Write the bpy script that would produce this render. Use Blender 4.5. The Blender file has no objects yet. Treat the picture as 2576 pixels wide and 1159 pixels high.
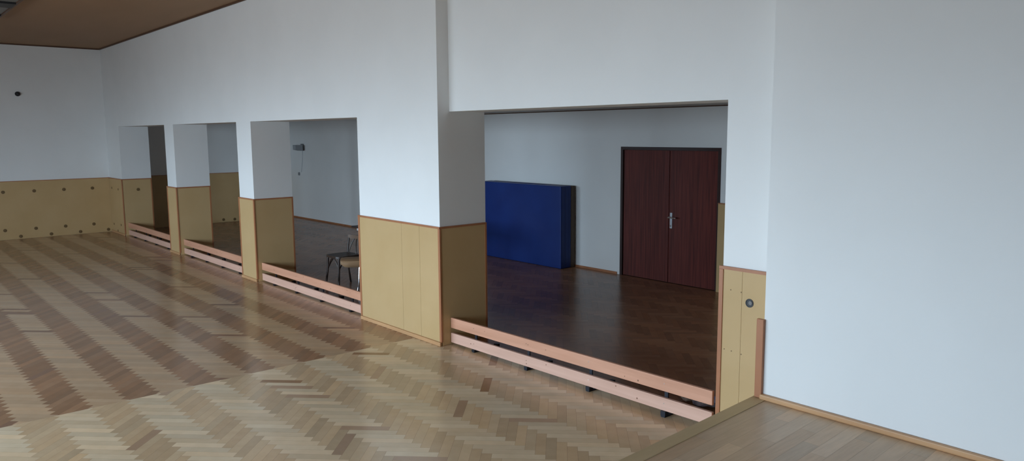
import bpy, bmesh, math, random
from mathutils import Vector, Matrix
random.seed(7)
sc = bpy.context.scene
COL = sc.collection
S2 = math.sqrt(2)

# ------------------------------------------------------------------ measures (metres)
XL = -19.463            # hall end wall (left in the view)
A1, A2, B1, B2, C1, C2, D1, D2 = -18.378, -15.189, -14.677, -11.677, -11.127, -7.996, -6.3715, -3.0766
XS = -2.6484            # left end of the stage wall
T = 0.611               # arcade wall thickness
REC = 0.148             # setback of the widest bay
ZL, Z4 = 2.4214, 2.4504 # lintel heights
ZC, ZW = 4.186, 1.2666  # ceiling, wainscot height
YB = 4.474              # back wall of the annex
ZB = 2.586              # annex ceiling
ZS = 0.4196             # stage height
YF = -9.3               # window wall of the hall
XR = 4.2                # stage end wall

# ------------------------------------------------------------------ helpers
def lin(c):
    return tuple(((v/255)/12.92 if v/255 <= .04045 else ((v/255+.055)/1.055)**2.4) for v in c)

def mat(name, color, rough=.6, metal=0., spec=.5, noise=None, bump=0., bscale=60., stretch=(1,1,1), attr=None, coat=0., coat_rough=.2):
    """Principled material; noise=(color2, scale, detail) mixes a second colour by a stretched object-space noise."""
    m = bpy.data.materials.new(name); m.use_nodes = True
    nt = m.node_tree; b = nt.nodes['Principled BSDF']
    b.inputs['Roughness'].default_value = rough
    b.inputs['Metallic'].default_value = metal
    b.inputs['Specular IOR Level'].default_value = spec
    if coat:
        b.inputs['Coat Weight'].default_value = coat
        b.inputs['Coat Roughness'].default_value = coat_rough
    L = nt.links
    tc = nt.nodes.new('ShaderNodeTexCoord')
    mp = nt.nodes.new('ShaderNodeMapping'); mp.inputs['Scale'].default_value = stretch
    L.new(tc.outputs['Object'], mp.inputs['Vector'])
    src = None
    if attr:
        a = nt.nodes.new('ShaderNodeVertexColor'); a.layer_name = attr; src = a.outputs['Color']
    if noise:
        c2, scale, detail = noise
        n = nt.nodes.new('ShaderNodeTexNoise'); n.inputs['Scale'].default_value = scale; n.inputs['Detail'].default_value = detail
        L.new(mp.outputs['Vector'], n.inputs['Vector'])
        r = nt.nodes.new('ShaderNodeValToRGB'); r.color_ramp.elements[0].position = .35; r.color_ramp.elements[1].position = .68
        L.new(n.outputs['Fac'], r.inputs['Fac'])
        mx = nt.nodes.new('ShaderNodeMix'); mx.data_type = 'RGBA'
        L.new(r.outputs['Color'], mx.inputs['Factor'])
        if src:
            mx.blend_type = 'MULTIPLY'; L.new(src, mx.inputs[6])
            mx.inputs[7].default_value = (*c2, 1)
        else:
            mx.inputs[6].default_value = (*color, 1); mx.inputs[7].default_value = (*c2, 1)
        L.new(mx.outputs[2], b.inputs['Base Color'])
    elif src:
        L.new(src, b.inputs['Base Color'])
    else:
        b.inputs['Base Color'].default_value = (*color, 1)
    if bump:
        n2 = nt.nodes.new('ShaderNodeTexNoise'); n2.inputs['Scale'].default_value = bscale; n2.inputs['Detail'].default_value = 3
        L.new(mp.outputs['Vector'], n2.inputs['Vector'])
        bp = nt.nodes.new('ShaderNodeBump'); bp.inputs['Strength'].default_value = bump; bp.inputs['Distance'].default_value = .004
        L.new(n2.outputs['Fac'], bp.inputs['Height']); L.new(bp.outputs['Normal'], b.inputs['Normal'])
    return m

def box(bm, x0, x1, y0, y1, z0, z1, bev=0.):
    r = bmesh.ops.create_cube(bm, size=1)
    vs = r['verts']
    for v in vs:
        v.co = Vector((x0 if v.co.x < 0 else x1, y0 if v.co.y < 0 else y1, z0 if v.co.z < 0 else z1))
    if bev:
        es = list({e for v in vs for e in v.link_edges})
        bmesh.ops.bevel(bm, geom=es, offset=bev, segments=2, affect='EDGES', profile=.5)

def tube(bm, pts, r, seg=10, r2=None):
    """round bar along a polyline"""
    pts = [Vector(p) for p in pts]; rings = []
    for i, p in enumerate(pts):
        d = (pts[min(i+1, len(pts)-1)] - pts[max(i-1, 0)]).normalized()
        a = d.orthogonal().normalized() if abs(d.z) > .9 else d.cross(Vector((0, 0, 1))).normalized()
        if i and a.dot(pa) < 0: a = -a
        pa = a
        b = d.cross(a)
        rr = r if r2 is None else r + (r2-r)*i/(len(pts)-1)
        rings.append([bm.verts.new(p + rr*(a*math.cos(t)+b*math.sin(t))) for t in [2*math.pi*k/seg for k in range(seg)]])
    for q0, q1 in zip(rings, rings[1:]):
        # match start vertex so the skin does not twist
        k0 = min(range(seg), key=lambda k: (q1[k].co-q0[0].co).length)
        q1[:] = q1[k0:] + q1[:k0]
        if (q1[1].co-q0[1].co).length > (q1[-1].co-q0[1].co).length:
            q1[1:] = q1[1:][::-1]
        for k in range(seg):
            bm.faces.new((q0[k], q0[(k+1) % seg], q1[(k+1) % seg], q1[k]))
    bm.faces.new(rings[0][::-1]); bm.faces.new(rings[-1])

def disc(bm, c, axis, r, h, seg=20):
    a = Vector(axis).normalized(); c = Vector(c)
    tube(bm, [c, c+a*h], r, seg)

def poly_slab(bm, pts, z0, z1):
    lo = [bm.verts.new((x, y, z0)) for x, y in pts]; hi = [bm.verts.new((x, y, z1)) for x, y in pts]
    n = len(pts)
    bm.faces.new(lo[::-1]); bm.faces.new(hi)
    for k in range(n): bm.faces.new((lo[k], lo[(k+1) % n], hi[(k+1) % n], hi[k]))

def obj(name, bm, m, parent=None, smooth=False, origin=None):
    bmesh.ops.recalc_face_normals(bm, faces=bm.faces)
    me = bpy.data.meshes.new(name)
    bm.to_mesh(me); bm.free()
    if smooth:
        for p in me.polygons: p.use_smooth = True
        try: me.set_sharp_from_angle(angle=math.radians(35))
        except Exception: pass
    me.materials.append(m)
    o = bpy.data.objects.new(name, me); COL.objects.link(o)
    if parent:
        o.parent = parent
        if not getattr(parent, 'local_parts', False):
            pass
        w = Vector((0, 0, 0)); q = parent
        while q: w += q.location; q = q.parent
        if not parent.get('_local'):
            me.transform(Matrix.Translation(-w))
    elif origin:
        me.transform(Matrix.Translation(-Vector(origin))); o.location = origin
    return o

def thing(name, label, cat, loc, group=None, kind=None, rotz=0.):
    o = bpy.data.objects.new(name, None); COL.objects.link(o)
    o.location = loc; o.rotation_euler = (0, 0, rotz); o.empty_display_size = .2
    if label: o['label'] = label
    if cat: o['category'] = cat
    if group: o['group'] = group
    if kind: o['kind'] = kind
    return o

def tag(o, label, cat, group=None):
    o['label'] = label; o['category'] = cat
    if group: o['group'] = group
    return o

def struct(o, label, cat=None):
    o['kind'] = 'structure'; o['label'] = label
    if cat: o['category'] = cat
    return o

def NB(): return bmesh.new()

# ------------------------------------------------------------------ materials
M = {}
M['plaster'] = mat('white_plaster', (.80, .80, .785), .85, spec=.25, noise=((.775, .775, .76), 1.4, 3), bump=.12, bscale=45)
M['ceiling'] = mat('brown_ceiling_board', (.33, .20, .11), .6, spec=.2, noise=((.305, .185, .10), 1.3, 4), stretch=(.4, 1.5, 1))
M['ceil_trim'] = mat('dark_ceiling_moulding', (.10, .05, .028), .5)
M['annex_ceiling'] = mat('annex_ceiling_paint', (.52, .51, .49), .8, spec=.2)
M['panel'] = mat('ochre_hardboard', (.54, .365, .18), .45, spec=.25, noise=((.51, .34, .16), 2.2, 4), bump=.05, bscale=90)
M['trim'] = mat('orange_brown_lath', (.42, .17, .075), .42, noise=((.34, .13, .055), 5, 5), stretch=(1, 1, .3))
M['base'] = mat('pale_base_lath', (.58, .33, .16), .4, noise=((.48, .26, .12), 6, 5), stretch=(.3, 1, 1))
M['pine'] = mat('pine_plank', (.66, .335, .215), .45, noise=((.55, .265, .16), 3.2, 6), stretch=(.35, 6, 6))
M['pine_low'] = mat('pinkish_pine_plank', (.70, .43, .325), .5, noise=((.60, .35, .255), 3.0, 6), stretch=(.35, 6, 6))
M['iron'] = mat('dark_iron', (.022, .024, .032), .45, metal=.6)
M['knot'] = mat('pine_knot', (.22, .10, .055), .6)
M['door'] = mat('dark_red_veneer', (.15, .030, .022), .5, spec=.3, noise=((.075, .015, .012), 3.2, 8), stretch=(14, 14, .5))
M['door_frame'] = mat('dark_door_frame', (.032, .012, .010), .45)
M['chrome'] = mat('polished_metal', (.75, .76, .78), .18, metal=1.)
M['steel'] = mat('dull_aluminium', (.42, .43, .46), .38, metal=.85)
M['blue'] = mat('blue_vinyl', (.0075, .026, .145), .5, spec=.3, noise=((.009, .032, .17), 2.2, 3), bump=.25, bscale=5)
M['mat_back'] = mat('brown_antislip_vinyl', (.11, .075, .048), .7)
M['seam'] = mat('dark_blue_seam', (.010, .022, .11), .55)
M['bolt'] = mat('dark_brown_bolt', (.16, .095, .035), .6)
M['black'] = mat('black_enamel', (.012, .012, .014), .5)
M['bentwood'] = mat('dark_bentwood', (.035, .020, .014), .38)
M['bent_light'] = mat('lit_bentwood_rail', (.13, .085, .06), .4)  # paler than the rest of the chair: light caught by the rail painted in
M['ply'] = mat('beech_plywood', (.30, .185, .10), .45, noise=((.25, .15, .08), 4, 5), stretch=(.5, 5, 5))
M['dark_top'] = mat('dark_table_top', (.03, .022, .022), .4)
M['table_edge'] = mat('pale_table_apron', (.62, .60, .58), .5)
M['grey'] = mat('grey_lamp_housing', (.24, .25, .26), .5)
M['plug'] = mat('grey_socket_plug', (.16, .15, .145), .5)
M['grey_light'] = mat('pale_grey_glass', (.36, .38, .40), .3)
M['cord'] = mat('grey_cord', (.48, .49, .51), .7)
M['lumi'] = mat('grey_luminaire_cover', (.17, .175, .17), .5)
M['rag_white'] = mat('white_crumpled_plastic', (.82, .84, .82), .35)
M['rag_blue'] = mat('blue_crumpled_plastic', (.10, .13, .28), .3, noise=((.55, .6, .75), 14, 3))
M['nosing'] = mat('khaki_stage_edging', (.53, .40, .235), .45, noise=((.48, .36, .20), 3, 4), stretch=(6, .5, 1))
M['nose_end'] = mat('grey_stage_edging', (.36, .31, .24), .4)
M['dark_gap'] = mat('dark_joint', (.03, .018, .012), .8)
M['parquet'] = mat('oak_parquet', (.4, .3, .2), .22, spec=.5, attr='tone', noise=((.93, .92, .90), 9, 6), bump=.03, bscale=26)
M['stage_wood'] = mat('stage_boards', (.4, .3, .2), .38, spec=.45, attr='tone', noise=((.88, .87, .86), 6, 6), stretch=(8, .8, 1))
M['annex_wood'] = mat('annex_parquet', (.4, .3, .2), .27, spec=.32, attr='tone', noise=((.9, .9, .9), 9, 5), bump=.03, bscale=18)
M['stage_front'] = mat('stage_riser', (.30, .18, .09), .5)
M['far_wall'] = mat('unseen_darkened_wall', (.24, .24, .24), .8)  # unseen window wall, darkened to reduce light bounced into the hall
M['dark_end'] = mat('unseen_dark_end_wall', (.06, .045, .05), .9)  # dark tone invented for the unseen end wall, keeps bounce off the reveals
M['window_paint'] = mat('white_window_paint', (.75, .75, .73), .5)

# ------------------------------------------------------------------ shell: walls
def wall_box(name, label, boxes, m=M['plaster'], cat='wall'):
    bm = NB()
    for x0, x1, y0, y1, z0, z1 in boxes: box(bm, x0, x1, y0, y1, -.1 if z0 == 0 else z0, z1)
    return struct(obj(name, bm, m), label, cat)

# arcade wall with four bays: drawn as one outline so it has no seams
def arcade():
    bm = NB()
    # left part (front plane y=0), profile in XZ with three bays
    prof = [(XL, 0), (A1, 0), (A1, ZL), (A2, ZL), (A2, 0), (B1, 0), (B1, ZL), (B2, ZL), (B2, 0), (C1, 0), (C1, ZL), (C2, ZL), (C2, 0), (D1, 0), (D1, ZC), (XL, ZC)]
    def extr(prof, y0, y1):
        f = [bm.verts.new((x, y0, z)) for x, z in prof]; b = [bm.verts.new((x, y1, z)) for x, z in prof]
        bm.faces.new(f); bm.faces.new(b[::-1])
        n = len(prof)
        for k in range(n): bm.faces.new((f[k], f[(k+1) % n], b[(k+1) % n], b[k]))
    extr(prof, 0, T)
    prof2 = [(D1, Z4), (D2, Z4), (D2, 0), (XS+.001, 0), (XS+.001, ZC), (D1, ZC)]
    extr(prof2, REC, T)
    box(bm, D2+.01, XS-.001, REC-.0022, REC+.002, Z4+.004, Z4+.0075)      # fine ridge in the plaster at lintel height
    return struct(obj('wall_arcade', bm, M['plaster']), 'white plaster wall pierced by four low rectangular bays', 'wall')
arcade()
wall_box('wall_stage', 'plain white wall rising from the raised stage at the right', [(XS, XR+.2, 0, T, 0, ZC)])
wall_box('wall_left', 'white end wall at the far left of the hall', [(XL-.2, XL, YF, YB+.2, 0, ZC)])
# annex back wall with the door opening
DX0, DX1, DZ = -7.772, -5.978, 2.005
wall_box('wall_annex', 'white back wall of the side room behind the bays',
         [(XL, DX0, YB, YB+.2, 0, ZB), (DX0, DX1, YB, YB+.2, DZ, ZB), (DX1, -1.0, YB, YB+.2, 0, ZB), (DX0, DX1, YB+.12, YB+.2, 0, DZ)])  # last box added behind the door to block leaking sky light
wall_box('wall_annex_end', 'white right end wall of the side room', [(-1.2, -1.0, T, YB, 0, ZB)])
wall_box('wall_right', 'unseen end wall behind the stage, made dark to cut bounced light', [(XR, XR+.2, YF, 0, 0, ZC)], M['dark_end'])
# window wall
WIN = []
x = -13.3
while x < -3.0:
    WIN.append((x, x+2.3)); x += 3.05
WZ0, WZ1 = .95, 2.95
bx = [(XL-.2, XR+.2, YF-.3, YF, 0, WZ0), (XL-.2, XR+.2, YF-.3, YF, WZ1, ZC)]
px = XL-.2
for a, b in WIN:
    bx.append((px, a, YF-.3, YF, WZ0, WZ1)); px = b
bx.append((px, XR+.2, YF-.3, YF, WZ0, WZ1))
wall_box('wall_window', 'unseen hall wall, greyed to cut bounced light, with the row of windows facing the bays', bx, M['far_wall'])
for i, (a, b) in enumerate(WIN):
    w = thing('window_%d' % (i+1), 'white framed hall window, number %d counted from the left end wall' % (i+1), 'window', ((a+b)/2, YF-.2, WZ0), kind='structure')
    bm = NB(); f = .06
    box(bm, a, a+f, YF-.2, YF-.13, WZ0, WZ1); box(bm, b-f, b, YF-.2, YF-.13, WZ0, WZ1)
    box(bm, a+f, b-f, YF-.2, YF-.13, WZ0, WZ0+f); box(bm, a+f, b-f, YF-.2, YF-.13, WZ1-f, WZ1)
    obj('window_frame', bm, M['window_paint'], w)
    bm = NB(); c = (a+b)/2
    box(bm, c-.035, c+.035, YF-.195, YF-.135, WZ0+f, WZ1-f)
    obj('mullion', bm, M['window_paint'], w)
# ceilings
bm = NB(); box(bm, XL-.2, XR+.2, YF-.3, T, ZC, ZC+.12)
struct(obj('ceiling', bm, M['ceiling']), 'brown boarded ceiling over the hall', 'ceiling')
bm = NB(); box(bm, XL-.2, -1.0, T, YB+.2, ZB, ZB+.12)
struct(obj('ceiling_annex', bm, M['annex_ceiling']), 'grey low ceiling of the side room', 'ceiling')
# dark line where the annex ceiling meets its back wall, and hall ceiling mouldings
bm = NB(); box(bm, XL, -1.2, YB-.018, YB, ZB-.016, ZB)
struct(obj('trim_1', bm, M['ceil_trim']), 'thin dark moulding between side room wall and ceiling', 'trim')
bm = NB(); box(bm, XL, D1, -.022, 0, ZC-.028, ZC)
struct(obj('trim_2', bm, M['ceil_trim']), 'thin dark moulding under the ceiling above the bays', 'trim')
bm = NB(); box(bm, XL, XL+.022, YF, -.022, ZC-.028, ZC)
struct(obj('trim_3', bm, M['ceil_trim']), 'thin dark moulding under the ceiling on the end wall', 'trim')
# annex baseboard (thin dark) on the back wall
bm = NB(); box(bm, XL+.0, DX0-.06, YB-.014, YB, 0, .035)
struct(obj('baseboard_annex', bm, M['trim']), 'low brown skirting along the side room back wall', 'baseboard')
# stage baseboard
bm = NB()
box(bm, XS, XR, -.036, 0, ZS, ZS+.036, .008)
struct(obj('baseboard_stage', bm, M['base']), 'narrow wooden skirting along the foot of the stage wall', 'baseboard')

# ------------------------------------------------------------------ floors
def clip(poly, x0, x1, y0, y1):
    for ax, val, sgn in ((0, x0, 1), (0, x1, -1), (1, y0, 1), (1, y1, -1)):
        out = []
        for k in range(len(poly)):
            p, q = poly[k], poly[(k+1) % len(poly)]
            dp, dq = sgn*(p[ax]-val), sgn*(q[ax]-val)
            if dp >= 0: out.append(p)
            if (dp >= 0) != (dq >= 0):
                t = dp/(dp-dq); out.append((p[0]+t*(q[0]-p[0]), p[1]+t*(q[1]-p[1])))
        poly = out
        if len(poly) < 3: return []
    return poly

def rc(c, j, rng):
    f = 1 + rng.uniform(-j, j); w = rng.uniform(-.035, .035)
    return (c[0]*f*(1+w), c[1]*f, c[2]*f*(1-w), 1.)

def herring(bm, lay, x0, x1, y0, y1, phase, light, dark, jl, jd, odd=(), W=.075, n=5, seed=1, z=0.):
    rng = random.Random(seed); k = W/S2; g = .007
    cu, cv = ((x0+x1)/2)*S2/W/2, ((x0+x1)/2)*S2/W/2
    per = 2*n
    def emit(u0, u1, v0, v1, col):
        ps = [(u0+g, v0+g), (u1-g, v0+g), (u1-g, v1-g), (u0+g, v1-g)]
        poly = [((u+v)*k, (u-v)*k+phase) for u, v in ps]
        if max(p[0] for p in poly) < x0 or min(p[0] for p in poly) > x1 or max(p[1] for p in poly) < y0 or min(p[1] for p in poly) > y1: return
        poly = clip(poly, x0, x1, y0, y1)
        if not poly: return
        f = bm.faces.new([bm.verts.new((a, b, z)) for a, b in poly[::-1]])
        for lp in f.loops: lp[lay] = col
    jmin = int((x0/k)/2) - 200; jmax = int((x1/k)/2) + 200
    kk = int((y1-y0)/(per*k)) + 3
    kc = int(((y0+y1)/2-phase)/(per*k))
    for j in range(jmin, jmax):
        for q in range(kc-kk, kc+kk+1):
            yb = q*per
            def tone(c, jit):
                r = rng.random()
                acc = 0
                for pr_, oc in odd:
                    acc += pr_
                    if r < acc: return rc(oc, .12, rng)
                return rc(c, jit, rng)
            cl, cd = tone(light, jl), tone(dark, jd)  # tone by stick direction paints in sheen; far zone also two wood kinds
            u = j + yb
            emit(u, u+n, j, j+1, cl)                       # sticks running away to the right
            emit(u, u+1, j-per+1, j-n+1, cd)               # sticks running towards the viewer

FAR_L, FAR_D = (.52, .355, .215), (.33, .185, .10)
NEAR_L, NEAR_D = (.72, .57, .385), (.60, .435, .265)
XB = -6.83
bm = NB(); lay = bm.loops.layers.float_color.new('tone')
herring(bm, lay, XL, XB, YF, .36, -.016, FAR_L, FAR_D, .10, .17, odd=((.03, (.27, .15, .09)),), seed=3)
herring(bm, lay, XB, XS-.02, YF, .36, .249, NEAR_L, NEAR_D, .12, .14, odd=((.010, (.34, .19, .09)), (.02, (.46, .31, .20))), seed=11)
box(bm, XL, XS-.02, YF, .36, -.10, -.0004)
for f in bm.faces:
    if f.calc_center_median().z < -.0002:
        for lp in f.loops: lp[lay] = (.24, .15, .085, 1)
struct(obj('floor', bm, M['parquet']), 'herringbone parquet floor of the hall, striped far part and paler near part', 'floor')

bm = NB(); lay = bm.loops.layers.float_color.new('tone')
AL, AD = (.35, .175, .095), (.305, .15, .08)
herring(bm, lay, XL, -1.2, .36, YB, .10, AL, AD, .12, .15, seed=5)
box(bm, XL, -1.2, .36, YB+.15, -.10, -.0004)
for f in bm.faces:
    if f.calc_center_median().z < -.0002:
        for lp in f.loops: lp[lay] = (.15, .08, .045, 1)
struct(obj('floor_annex', bm, M['annex_wood']), 'dark brown parquet floor of the side room', 'floor')

# stage: boards running towards the wall, edging along the left edge
EX0, EY0, EX1, EY1 = -2.705, -.03, -2.44, YF      # outer edge of the stage (slightly skewed)
def edge_x(y): return -2.705 + (y+.006)*(-.0447)
bm = NB(); lay = bm.loops.layers.float_color.new('tone')
rng = random.Random(4)
bw = .098; nb = int((XR+2.62)/bw)+1
for i in range(nb):
    y = 0. + rng.uniform(0, .9)
    base = rng.uniform(.92, 1.06)
    while y > YF:
        ln = rng.choice((.55, .75, .9, 1.1)); y0, y1 = max(YF, y-ln), min(0., y)
        # boards follow the skew of the stage edge
        xa0, xa1 = edge_x(y0)+.10+i*bw, edge_x(y1)+.10+i*bw
        y -= ln
        if y1 - y0 < .02: continue
        g = .0007
        t = rc((.60*base, .44*base, .295*base), .12, rng)
        pts = [(xa0+g, y0+g), (xa0+bw-g, y0+g), (xa1+bw-g, y1-g), (xa1+g, y1-g)]
        pts = clip(pts, -3, XR, YF, 0)
        if len(pts) < 3: continue
        f = bm.faces.new([bm.verts.new((a, b, ZS)) for a, b in pts])
        for lp in f.loops: lp[lay] = t
vs = [(edge_x(0)+.104, 0), (edge_x(YF)+.104, YF), (XR, YF), (XR, 0)]
lo = [bm.verts.new((a, b, ZS-.03)) for a, b in vs]; hi = [bm.verts.new((a, b, ZS-.0004)) for a, b in vs]
fs = [bm.faces.new(hi), bm.faces.new(lo[::-1])] + [bm.faces.new((lo[k], lo[(k+1) % 4], hi[(k+1) % 4], hi[k])) for k in range(4)]
for f in fs:
    for lp in f.loops: lp[lay] = (.34, .24, .15, 1)
struct(obj('floor_stage', bm, M['stage_wood']), 'pale boarded floor of the raised stage', 'floor')
bm = NB()
poly_slab(bm, [(edge_x(-.005), -.002), (edge_x(YF), YF), (edge_x(YF)+.098, YF), (edge_x(-.005)+.098, -.002)], ZS-.03, ZS+.004)
struct(obj('trim_4', bm, M['nosing']), 'khaki edging strip along the edge of the stage', 'trim')
bm = NB()
poly_slab(bm, [(edge_x(0)+.02, 0), (edge_x(YF)+.02, YF), (edge_x(YF)+.06, YF), (edge_x(0)+.06, 0)], 0, ZS-.03)
struct(obj('trim_5', bm, M['stage_front']), 'wooden riser closing the front of the stage', 'trim')

# ------------------------------------------------------------------ wainscots
TH = .014
def wainscot(label, side_label, x0, x1, yf, left=True, joints=()):
    """front panel of a pier, and the panel on its reveal facing the stage, as two things"""
    zt = ZW
    t = thing('wainscot_panel', label, 'wall panel', ((x0+x1)/2, yf, 0), 'ochre wainscots on the piers')
    bm = NB()
    js = [x0]+list(joints)+[x1]
    for a, b in zip(js, js[1:]): box(bm, a+(.0012 if a != x0 else 0), b-(.0012 if b != x1 else 0), yf-TH, yf-.0005, .002, zt-.02, .0012)
    obj('front_board', bm, M['panel'], t)
    bm = NB(); box(bm, x0-(.02 if left else 0), x1+.02, yf-TH-.008, yf-.0005, zt-.02, zt)
    obj('top_lath', bm, M['trim'], t)
    bm = NB(); box(bm, x0, x1+.016, yf-TH-.022, yf-TH-.0003, .001, .042, .004)
    obj('base_lath', bm, M['base'], t)
    for on, s in ((True, 1), (left, -1)):
        if not on: continue
        xx = x1 if s > 0 else x0
        bm = NB()
        xa, xb = (xx-.012, xx+TH+.007) if s > 0 else (xx-TH-.007, xx+.012)
        box(bm, xa, xb, yf-TH-.006, yf-.0005, .043, zt-.021, .002)
        obj('corner_lath', bm, M['trim'], t)
    sd = thing('wainscot_panel', side_label, 'wall panel', (x1, (yf+T)/2, 0), 'ochre wainscots on the reveals')
    bm = NB(); box(bm, x1+.0005, x1+TH, yf+.001, T-.023, .002, zt-.021); obj('side_board', bm, M['panel'], sd)
    bm = NB(); box(bm, x1+.0005, x1+TH+.006, yf+.001, T, zt-.02, zt); obj('top_lath', bm, M['trim'], sd)
    bm = NB(); box(bm, x1+.0005, x1+TH+.006, T-.022, T, .002, zt-.021); obj('edge_lath', bm, M['trim'], sd)
    return t, sd

w0, w0s = wainscot('ochre wainscot in the far corner between the end wall and the farthest bay', 'shaded wainscot with one dark bolt, on the reveal of the farthest bay', XL+.0205, A1, 0, False)
wainscot('ochre wainscot on the front of the narrow pier between the two farthest bays', 'shaded wainscot on the reveal at the left of the second bay from the far end', A2, B1, 0)
wainscot('ochre wainscot on the front of the second narrow pier, left of the bay with chairs', 'shaded wainscot on the reveal at the left of the bay with chairs', B2, C1, 0)
wainscot('wide ochre wainscot on the front of the broad middle pier', 'shaded wainscot on the broad middle pier reveal, at the left of the widest bay', C2, D1, 0, joints=(-7.08, -6.73))
# wainscot beside the stage
t = thing('wainscot_panel', 'ochre wainscot with a round socket, between the widest bay and the stage', 'wall panel', ((D2+XS)/2, REC, 0), 'ochre wainscots on the piers')
bm = NB(); box(bm, D2, -2.91, REC-TH, REC-.0005, .002, ZW-.022, .001); box(bm, -2.9085, XS-.002, REC-TH, REC-.0005, .002, ZW-.022, .001)
obj('front_board', bm, M['panel'], t)
bm = NB(); box(bm, D2-.02, XS-.002, REC-TH-.008, REC-.0005, ZW-.022, ZW)
obj('top_lath', bm, M['trim'], t)
bm = NB(); box(bm, D2-.02, D2+.014, REC-TH-.008, REC-.0005, .002, ZW-.023, .002)
obj('corner_lath', bm, M['trim'], t)
# socket: ring, dark well, grey plug
sx, sz, yy = -2.846, 1.028, REC-TH
bm = NB()
ro, ri, N = .031, .0265, 28
pr0 = []
for k in range(N):
    a = 2*math.pi*k/N; c_, s_ = math.cos(a), math.sin(a)
    pr0.append([bm.verts.new((sx+r*c_, y, sz+r*s_)) for r, y in ((ro, yy), (ro, yy-.004), (ri, yy-.004), (ri, yy))])
for k in range(N):
    a, b = pr0[k], pr0[(k+1) % N]
    for q in range(4): bm.faces.new((a[q], b[q], b[(q+1) % 4], a[(q+1) % 4]))
ring = obj('rail_socket', bm, M['black'], t, True)
ring['label'] = 'round dark socket with a grey plug'
bm = NB(); disc(bm, (sx, yy-.0002, sz), (0, -1, 0), ri-.0004, .0012, 28); obj('socket_well', bm, M['black'], ring)
bm = NB(); disc(bm, (sx+.008, yy-.0015, sz+.002), (0, -1, 0), .0145, .005, 24); obj('socket_plug', bm, M['plug'], ring)
for xx, zz in ((-3.0, 1.10), (-2.915, 1.095), (-3.04, .655), (-2.98, .652), (-2.90, .645)):
    bm = NB(); disc(bm, (xx, yy-.0003, zz), (0, -1, 0), .0045, .0012, 10); obj('screw_head', bm, M['bolt'], t)
# upright lath in the stage corner
bm = NB(); box(bm, -2.692, -2.640, -.026, -.0005, ZS+.006, .972, .003)
o = obj('wooden_lath', bm, M['trim'], origin=(-2.666, -.012, ZS+.006))
tag(o, 'short upright wooden lath in the corner where stage edge meets the white wall', 'lath')

# end wall wainscot (hall part and annex part) with dark bolts
def end_panel(label, y0, y1, bolts):
    t = thing('wainscot_panel', label, 'wall panel', (XL, (y0+y1)/2, 0), 'ochre wainscots on the end wall')
    bm = NB(); box(bm, XL+.0005, XL+TH, y0, y1, .002, ZW-.014, .001); obj('board', bm, M['panel'], t)
    bm = NB(); box(bm, XL+.0005, XL+TH+.005, y0, y1, ZW-.014, ZW); obj('top_lath', bm, M['trim'], t)
    for (yy, zz) in bolts:
        bm = NB()
        disc(bm, (XL+TH+.0002, yy, zz), (1, 0, 0), .036, .004, 16)
        disc(bm, (XL+TH+.0042, yy, zz), (1, 0, 0), .016, .010, 6)
        obj('bolt', bm, M['bolt'], t)
    return t
bl = []
for k in range(7):
    y = -.37 - .575*k
    bl += [(y, 1.035), (y-.025, .208)]
for k in range(7): bl.append((-.10-.58*k, .057))
end_panel('ochre wainscot with rows of dark bolts along the far left end wall', YF+.01, -.0005, bl)
end_panel('shaded ochre wainscot on the end wall seen through the farthest bays', T, YB-.02, [(2.587, .07), (2.875, .06), (1.6, .07)])
# faint bolts on the far corner panel
for xx, zz in ((-19.237, 1.033), (-18.70, 1.024), (-19.26, .195), (-18.66, .22), (-18.957, .065)):
    bm = NB(); disc(bm, (xx, -TH-.0002, zz), (0, -1, 0), .026, .004, 14); obj('bolt', bm, M['bolt'], w0)
bm = NB(); disc(bm, (A1+TH+.0002, .314, 1.023), (1, 0, 0), .034, .006, 14); obj('bolt', bm, M['bolt'], w0s)
# annex back wall wainscot right of the door
t = thing('wainscot_panel', 'narrow strip of ochre wainscot right of the dark double door', 'wall panel', (-4.5, YB, 0))
bm = NB(); box(bm, DX1+.0, -1.2, YB-.05, YB-.0005, .002, ZW-.03, .002); obj('board', bm, M['panel'], t)
bm = NB(); box(bm, DX1+.0, -1.2, YB-.055, YB-.0005, ZW-.03, ZW-.016); obj('top_lath', bm, M['trim'], t)

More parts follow.
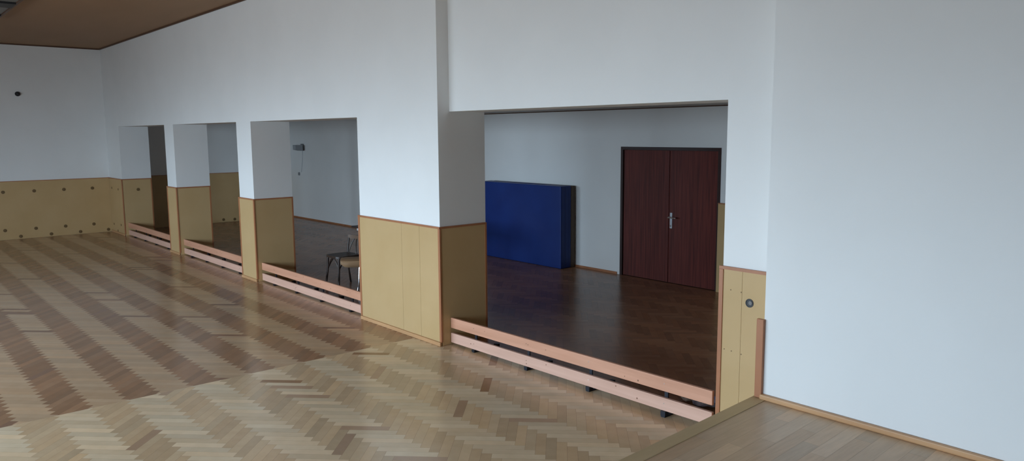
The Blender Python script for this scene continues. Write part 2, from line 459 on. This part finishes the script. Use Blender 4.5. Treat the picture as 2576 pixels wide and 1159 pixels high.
# ------------------------------------------------------------------ low plank barriers
def barrier(label, x0, x1, y, feet, rise=0.):
    t = thing('plank_barrier', label, 'barrier', ((x0+x1)/2, y, 0), 'low pine plank barriers in the bays')
    th = .028
    rng = random.Random(int(abs(x0)*100))
    for nm, z0, z1, m in (('upper_plank', .182, .292, M['pine']), ('lower_plank', .024, .128, M['pine_low'])):
        bm = NB(); box(bm, x0-.004, x1-.010, y, y+th, z0, z1, .004)
        for v in bm.verts: v.co.z += rise*(v.co.x-x0)/(x1-x0)
        pl = obj(nm, bm, m, t)
        for k in range(5):          # knots
            kx, kz = rng.uniform(x0+.2, x1-.2), rng.uniform(z0+.02, z1-.02)
            kz += rise*(kx-x0)/(x1-x0)
            bm = NB(); disc(bm, (kx, y-.0001, kz), (0, -1, 0), rng.uniform(.004, .008), .0004, 10)
            obj('knot', bm, M['knot'], pl)
        for fx in feet:
            bm = NB(); disc(bm, (fx, y-.0001, (z0+z1)/2+.008+rise*(fx-x0)/(x1-x0)), (0, -1, 0), .0042, .002, 8)
            obj('screw', bm, M['chrome'], pl)
    for fx in feet:
        bm = NB()
        box(bm, fx-.016, fx+.016, y+th+.0005, y+th+.012, .012, .283+rise*(fx-x0)/(x1-x0))        # upright strap behind the planks
        back = y+.33 if fx < -3.6 else y+.10
        box(bm, fx-.019, fx+.019, y-.012, back, 0, .012)                    # flat foot
        box(bm, fx-.022, fx+.022, y-.012, y+.025, .012, .0235+rise*(fx-x0)/(x1-x0))               # toe under the lower plank
        if back > y+.2: box(bm, fx-.022, fx+.022, back-.05, back, .012, .032, .003)               # rear weight
        obj('bracket', bm, M['iron'], t)
    return t
barrier('low two-plank pine barrier across the farthest bay', A1+TH+.01, A2-TH-.01, .06, (-17.9, -17.15, -16.4, -15.62))
barrier('low two-plank pine barrier across the second bay from the far end', B1+TH+.01, B2-TH-.01, .06, (-14.25, -13.5, -12.75, -12.0))
barrier('low two-plank pine barrier in front of the bentwood chairs', C1+TH+.01, C2-TH-.01, .06, (-10.68, -9.94, -9.20, -8.41))
barrier('low two-plank pine barrier across the widest and nearest bay', D1+TH+.01, D2-TH-.01, .105, (-5.96, -5.16, -4.36, -3.55), .030)

# ------------------------------------------------------------------ door
d = thing('door_1', 'dark red-brown double door in the back wall of the side room', 'door', ((DX0+DX1)/2, YB, 0), kind='structure')
bm = NB(); fr = .045
box(bm, DX0, DX0+fr, YB-.012, YB+.1, 0, DZ); box(bm, DX1-fr, DX1, YB-.012, YB+.1, 0, DZ); box(bm, DX0+fr, DX1-fr, YB-.012, YB+.1, DZ-fr, DZ)
obj('door_frame', bm, M['door_frame'], d)
cx = (DX0+DX1)/2
bm = NB(); box(bm, DX0+fr+.002, cx-.002, YB+.015, YB+.055, .006, DZ-fr-.003, .002); obj('door_leaf', bm, M['door'], d)
bm = NB(); box(bm, cx+.002, DX1-fr-.002, YB+.015, YB+.055, .006, DZ-fr-.003, .002)
lf = obj('door_leaf', bm, M['door'], d)
bm = NB(); box(bm, cx-.022, cx+.022, YB+.001, YB+.0145, .008, DZ-fr-.004, .003); obj('meeting_strip', bm, M['door'], d)
hx = cx+.062
bm = NB(); box(bm, hx-.021, hx+.021, YB+.006, YB+.0145, .815, 1.05, .003); es = obj('handle_plate', bm, M['steel'], lf)
bm = NB()
tube(bm, [(hx, YB+.006, .985), (hx, YB-.045, .985)], .011)
box(bm, hx-.015, hx+.125, YB-.062, YB-.036, .972, .990, .004)
obj('handle_lever', bm, M['chrome'], lf)
bm = NB(); disc(bm, (hx, YB+.0055, .855), (0, -1, 0), .012, .008, 14); obj('lock_cylinder', bm, M['chrome'], lf)

# ------------------------------------------------------------------ crash mat
def soft_box(bm, x0, x1, y0, y1, z0, z1, bev, sag=.0, nx=14, nz=10):
    r = bmesh.ops.create_cube(bm, size=1); vs = r['verts']
    for v in vs: v.co = Vector((x0 if v.co.x < 0 else x1, y0 if v.co.y < 0 else y1, z0 if v.co.z < 0 else z1))
    bmesh.ops.bevel(bm, geom=list(bm.edges), offset=bev, segments=4, affect='EDGES', profile=.6)
MX0, MX1, MY0, MY1, MH = -10.79, -8.735, 4.115, 4.452, 1.362
t = thing('crash_mat', 'thick blue vinyl crash mat standing on edge against the white back wall', 'gym mat', ((MX0+MX1)/2, (MY0+MY1)/2, 0))
bm = NB(); soft_box(bm, MX0, MX1, MY0, MY1-.10, .001, MH, .018)
bmesh.ops.subdivide_edges(bm, edges=[e for e in bm.edges if e.calc_length() > .2], cuts=9, use_grid_fill=True)
for v in bm.verts:
    if v.co.y < MY0+.004:
        u = (v.co.x-MX0)/(MX1-MX0); w = v.co.z/MH
        v.co.y += .012*math.sin(7*u+3*w)*math.sin(math.pi*u)*math.sin(math.pi*w) + .010*math.exp(-((w-.85+.9*(u-.42))/.06)**2)*math.sin(math.pi*u)
    if v.co.z > MH-.004: v.co.z -= .012*math.sin(math.pi*min(1, max(0, (v.co.x-MX0)/(MX1-MX0))))
obj('foam_body', bm, M['blue'], t, True)
bm = NB(); soft_box(bm, MX0+.004, MX1-.004, MY1-.099, MY1, .001, MH-.006, .012); obj('antislip_base', bm, M['mat_back'], t, True)
bm = NB(); box(bm, MX1-.001, MX1+.003, MY0+.10, MY0+.106, .03, MH-.03); box(bm, MX1-.001, MX1+.003, MY1-.145, MY1-.138, .03, MH-.03)
obj('seam', bm, M['seam'], t)

# ------------------------------------------------------------------ chairs and table in the side room
def arc(p0, p1, mid, n=8):
    p0, p1, mid = Vector(p0), Vector(p1), Vector(mid)
    return [(1-s)**2*p0 + 2*s*(1-s)*mid + s*s*p1 for s in [k/n for k in range(n+1)]]

# bentwood chair, local frame: seat front towards -Y
ch = thing('bentwood_chair', 'dark bentwood chair with arched leg braces, leftmost seat behind the barrier', 'chair', (-9.985, .83, 0), rotz=math.radians(3))
ch['_local'] = 1
def rsq(hx, hy, r, n=6):
    pts = []
    for cx_, cy_, a0 in ((hx-r, hy-r, 0), (-hx+r, hy-r, 90), (-hx+r, -hy+r, 180), (hx-r, -hy+r, 270)):
        for k in range(n+1):
            a = math.radians(a0+90*k/n); pts.append((cx_+r*math.cos(a), cy_+r*math.sin(a)))
    return pts
bm = NB(); poly_slab(bm, rsq(.19, .20, .09), .435, .465); obj('seat', bm, M['bentwood'], ch)
LX, LY = .150, .165
for sx_, sy_ in ((-1, -1), (1, -1)):
    bm = NB(); tube(bm, [(sx_*(LX+.03), -LY-.03, 0), (sx_*(LX+.008), -LY-.008, .22), (sx_*LX, -LY, .436)], .0145, 10, .019); obj('leg', bm, M['bentwood'], ch, True)
for sx_ in (-1, 1):
    bm = NB(); tube(bm, [(sx_*(LX+.02), LY+.06, 0), (sx_*LX, LY+.015, .25), (sx_*LX, LY+.01, .46), (sx_*(LX+.003), LY+.025, .58), (sx_*(LX+.0), LY+.04, .68)], .0145, 10); obj('leg', bm, M['bentwood'], ch, True)
bm = NB()
tube(bm, arc((-LX, -LY, .26), (LX, -LY, .26), (0, -LY, .60), 12), .008, 8)
for s in (-1, 1): tube(bm, arc((s*LX, -LY, .26), (s*LX, LY+.01, .26), (s*LX, 0, .60), 12), .008, 8)
obj('arched_brace', bm, M['bentwood'], ch, True)
bm = NB()
pts = arc((-LX-.015, LY+.045, .70), (LX+.015, LY+.045, .70), (0, LY+.10, .71), 12)
for (p, q) in zip(pts, pts[1:]):
    pass
n_ = len(pts)
fr_ = []
for k, p in enumerate(pts):
    h = .034
    fr_.append([bm.verts.new(p+Vector((0, -.009, -h))), bm.verts.new(p+Vector((0, .009, -h))), bm.verts.new(p+Vector((0, .009, h*.7))), bm.verts.new(p+Vector((0, -.009, h*.7)))])
for a, b in zip(fr_, fr_[1:]):
    for q in range(4): bm.faces.new((a[q], a[(q+1) % 4], b[(q+1) % 4], b[q]))
bm.faces.new(fr_[0][::-1]); bm.faces.new(fr_[-1])
obj('back_rail', bm, M['bent_light'], ch, True)
bm = NB()
tube(bm, arc((-LX+.05, LY, .463), (-.03, LY+.065, .675), (-LX+.09, LY+.02, .62), 10), .008, 8)
tube(bm, arc((LX-.05, LY, .463), (.03, LY+.065, .675), (LX-.09, LY+.02, .62), 10), .008, 8)
obj('back_hoop', bm, M['bentwood'], ch, True)

# stool with a rolled plywood seat, half hidden by the broad pier; local -Y is its front, local X its length
c2 = thing('plywood_stool', 'pale plywood stool on bright steel legs, half hidden by the broad middle pier', 'stool', (-9.23, .74, 0), rotz=math.radians(58))
c2['_local'] = 1
bm = NB()
HL, TH2 = .31, .014
sec = [(-.165, .425), (-.18, .45), (-.182, .475), (-.165, .50), (-.12, .516), (0, .52), (.12, .516), (.165, .505), (.18, .48)]
cols = []
for k in range(13):
    u = -1 + 2*k/12; e_ = 1 - max(0, abs(u)-.72)/.28
    drop = 1 - .55*(1-e_)**2
    ring_ = []
    for (yy_, zz_) in sec:
        z2 = .52 - (.52-zz_)*(drop if zz_ < .51 else 1) - .004*(1-e_)
        ring_.append((Vector((HL*u, yy_*(.80+.20*e_), z2))))
    inner = [p + Vector((0, -math.copysign(TH2, p.y) if abs(p.y) > .15 else 0, -TH2 if abs(p.y) < .17 else 0)) for p in ring_]
    cols.append([bm.verts.new(p) for p in ring_ + inner[::-1]])
for a, b in zip(cols, cols[1:]):
    n_ = len(a)
    for q in range(n_): bm.faces.new((a[q], a[(q+1) % n_], b[(q+1) % n_], b[q]))
bm.faces.new(cols[0][::-1]); bm.faces.new(cols[-1])
obj('seat', bm, M['ply'], c2, True)
for xx in (-.05, .27):
    for s_ in (-1, 1):
        bm = NB(); tube(bm, [(xx-.05 if xx < 0 else xx+.02, s_*.16, 0), (xx-.02 if xx < 0 else xx+.01, s_*.14, .2), (xx, s_*.11, .502)], .0125, 12)
        obj('leg', bm, M['chrome'], c2, True)
bm = NB(); box(bm, -.08, .29, -.125, -.095, .487, .503); box(bm, -.08, .29, .095, .125, .487, .503)
obj('seat_frame', bm, M['iron'], c2)

# table whose corner shows beside the pier
tb = thing('table', 'dark-topped table, one corner visible beside the broad middle pier', 'table', (-10.4, 1.95, 0))
bm = NB(); box(bm, -11.0, -9.7, 1.55, 2.3, .715, .74, .003); obj('table_top', bm, M['dark_top'], tb)
bm = NB(); box(bm, -10.93, -9.77, 1.61, 2.24, .665, .7145); obj('apron', bm, M['table_edge'], tb)
for xx in (-10.45, -9.83):
    for yy_ in (1.78, 2.16):
        bm = NB(); tube(bm, [(xx, yy_, 0), (xx, yy_, .665)], .02, 10); obj('leg', bm, M['iron'], tb, True)

# ------------------------------------------------------------------ small things
t = thing('wall_lamp', 'small grey floodlight high on the side room wall, seen through the third bay', 'lamp', (-18.60, YB, 1.87))
bm = NB(); box(bm, -18.75, -18.62, YB-.03, YB-.0005, 1.80, 1.98, .006); obj('wall_plate', bm, M['grey'], t)
bm = NB(); tube(bm, [(-18.69, YB-.03, 1.90), (-18.66, YB-.10, 1.91)], .018); obj('arm', bm, M['grey'], t)
bm = NB()
vs = [(-18.80, YB-.09), (-18.50, YB-.09), (-18.56, YB-.24), (-18.76, YB-.24)]
f = [bm.verts.new((x_, y_, 1.80+.03*(y_ < YB-.2))) for x_, y_ in vs]; g_ = [bm.verts.new((x_, y_, 1.95)) for x_, y_ in vs]
bm.faces.new(f[::-1]); bm.faces.new(g_)
for k in range(4): bm.faces.new((f[k], f[(k+1) % 4], g_[(k+1) % 4], g_[k]))
hd = obj('lamp_head', bm, M['grey'], t)
bm = NB(); box(bm, -18.745, -18.575, YB-.247, YB-.241, 1.835, 1.94); obj('lamp_glass', bm, M['grey_light'], hd)
bm = NB(); tube(bm, [(-18.69, YB-.006, 1.80), (-18.72, YB-.006, 1.55), (-18.80, YB-.006, 1.23)], .007, 6); obj('cable', bm, M['cord'], t)
bm = NB(); box(bm, -18.96, -18.90, YB-.03, YB-.0005, 1.145, 1.225, .004)
o = obj('pull_switch', bm, M['grey'], origin=(-18.93, YB, 1.185)); tag(o, 'tiny dark switch on the side room wall below the floodlight', 'switch')

t = thing('wall_fixture', 'small dark round fixture high on the far left end wall', 'wall fixture', (XL, -1.668, 3.129))
bm = NB(); disc(bm, (XL+.0005, -1.668, 3.129), (1, 0, 0), .05, .02, 18); obj('base_plate', bm, M['black'], t, True)
bm = NB(); bmesh.ops.create_uvsphere(bm, u_segments=16, v_segments=10, radius=.036, matrix=Matrix.Translation((XL+.045, -1.668, 3.129))); obj('knob', bm, M['black'], t, True)

# ceiling luminaire at the top left
t = thing('ceiling_luminaire', 'unlit grey ceiling light with dark cross bars in the top left corner', 'lamp', (-13.6, -2.9, ZC))
LX0, LX1, LY0, LY1 = -15.2, -12.0, -3.35, -2.52
bm = NB(); box(bm, LX0, LX1, LY0, LY0+.03, ZC-.09, ZC-.0005); box(bm, LX0, LX1, LY1-.03, LY1, ZC-.09, ZC-.0005)
box(bm, LX0, LX0+.03, LY0+.03, LY1-.03, ZC-.09, ZC-.0005); box(bm, LX1-.03, LX1, LY0+.03, LY1-.03, ZC-.09, ZC-.0005)
obj('luminaire_frame', bm, M['ceil_trim'], t)
bm = NB(); box(bm, LX0+.03, LX1-.03, LY0+.03, LY1-.03, ZC-.07, ZC-.0005); obj('diffuser', bm, M['lumi'], t)
for xa in (-13.22, -14.6):
    bm = NB(); box(bm, xa-.21, xa+.21, LY0+.03, LY1-.03, ZC-.10, ZC-.0705); obj('cross_bar', bm, M['black'], t)

# crumpled plastic bag behind the nearest barrier
t = thing('plastic_bag', 'crumpled white and blue plastic bag on the floor behind the nearest barrier', 'bag', (-3.5, .56, 0))
def blob(c, s, m, nm, seed):
    rng = random.Random(seed); bm = NB()
    bmesh.ops.create_icosphere(bm, subdivisions=3, radius=1)
    ph = [Vector((rng.uniform(-1, 1), rng.uniform(-1, 1), rng.uniform(-1, 1))).normalized() for _ in range(9)]
    for v in bm.verts:
        n0 = v.co.normalized(); k = 1 + sum(.09*math.sin(5*n0.dot(p)+i) for i, p in enumerate(ph))
        v.co = Vector((c[0]+s[0]*n0.x*k, c[1]+s[1]*n0.y*k, max(.001, c[2]+s[2]*n0.z*k)))
    return obj(nm, bm, m, t)
blob((-3.64, .535, .062), (.075, .07, .056), M['rag_white'], 'bag_body', 2)
blob((-3.46, .55, .055), (.12, .07, .05), M['rag_blue'], 'bag_end', 5)

# ------------------------------------------------------------------ light
w = bpy.data.worlds.new('overcast_sky'); sc.world = w; w.use_nodes = True
nt = w.node_tree; bg = nt.nodes['Background']
tc = nt.nodes.new('ShaderNodeTexCoord'); sep = nt.nodes.new('ShaderNodeSeparateXYZ'); nt.links.new(tc.outputs['Generated'], sep.inputs[0])
rp = nt.nodes.new('ShaderNodeValToRGB'); mr = nt.nodes.new('ShaderNodeMapRange')
mr.inputs['From Min'].default_value = -1; mr.inputs['From Max'].default_value = 1
nt.links.new(sep.outputs['Z'], mr.inputs['Value']); nt.links.new(mr.outputs['Result'], rp.inputs['Fac'])
e = rp.color_ramp.elements
e[0].position = .44; e[0].color = (.17, .205, .24, 1)
e[1].position = .54; e[1].color = (.55, .715, .87, 1)
q = e.new(1.0); q.color = (.66, .85, 1.06, 1)
nt.links.new(rp.outputs['Color'], bg.inputs['Color']); bg.inputs['Strength'].default_value = 30.0
for a, b in WIN:
    l = bpy.data.lights.new('window_portal', 'AREA'); l.shape = 'RECTANGLE'; l.size = b-a; l.size_y = WZ1-WZ0
    l.cycles.is_portal = True
    o = bpy.data.objects.new('window_portal', l); COL.objects.link(o)
    o.location = ((a+b)/2, YF-.29, (WZ0+WZ1)/2); o.rotation_euler = (math.radians(90), 0, 0)

# ------------------------------------------------------------------ camera
F, YAW, PITCH, ROLL = 1908.84, .8531, .1281, -.0068
cy, sy, cp, sp = math.cos(YAW), math.sin(YAW), math.cos(PITCH), math.sin(PITCH)
fw = Vector((-sy*cp, cy*cp, -sp)); r_ = Vector((cy, sy, 0)); u_ = r_.cross(fw)
R = math.cos(ROLL)*r_ + math.sin(ROLL)*u_; U = math.cos(ROLL)*u_ - math.sin(ROLL)*r_
cam = bpy.data.cameras.new('camera'); cam.sensor_width = 36; cam.lens = F/2576*36; cam.clip_start = .05
co = bpy.data.objects.new('camera', cam); COL.objects.link(co)
m = Matrix((R, U, -fw)).transposed().to_4x4(); m.translation = Vector((0, -4.5687, 2.23))
co.matrix_world = m
sc.camera = co
for o in bpy.data.objects:
    if '_local' in o: del o['_local']
sc.view_settings.view_transform = 'Standard'; sc.view_settings.look = 'None'
sc.view_settings.gamma = 1; sc.view_settings.use_curve_mapping = False
sc.view_settings.exposure = 0.0
try:
    sc.cycles.max_bounces = 8; sc.cycles.diffuse_bounces = 6; sc.cycles.glossy_bounces = 3; sc.cycles.transmission_bounces = 2; sc.cycles.sample_clamp_indirect = 8
except Exception: pass
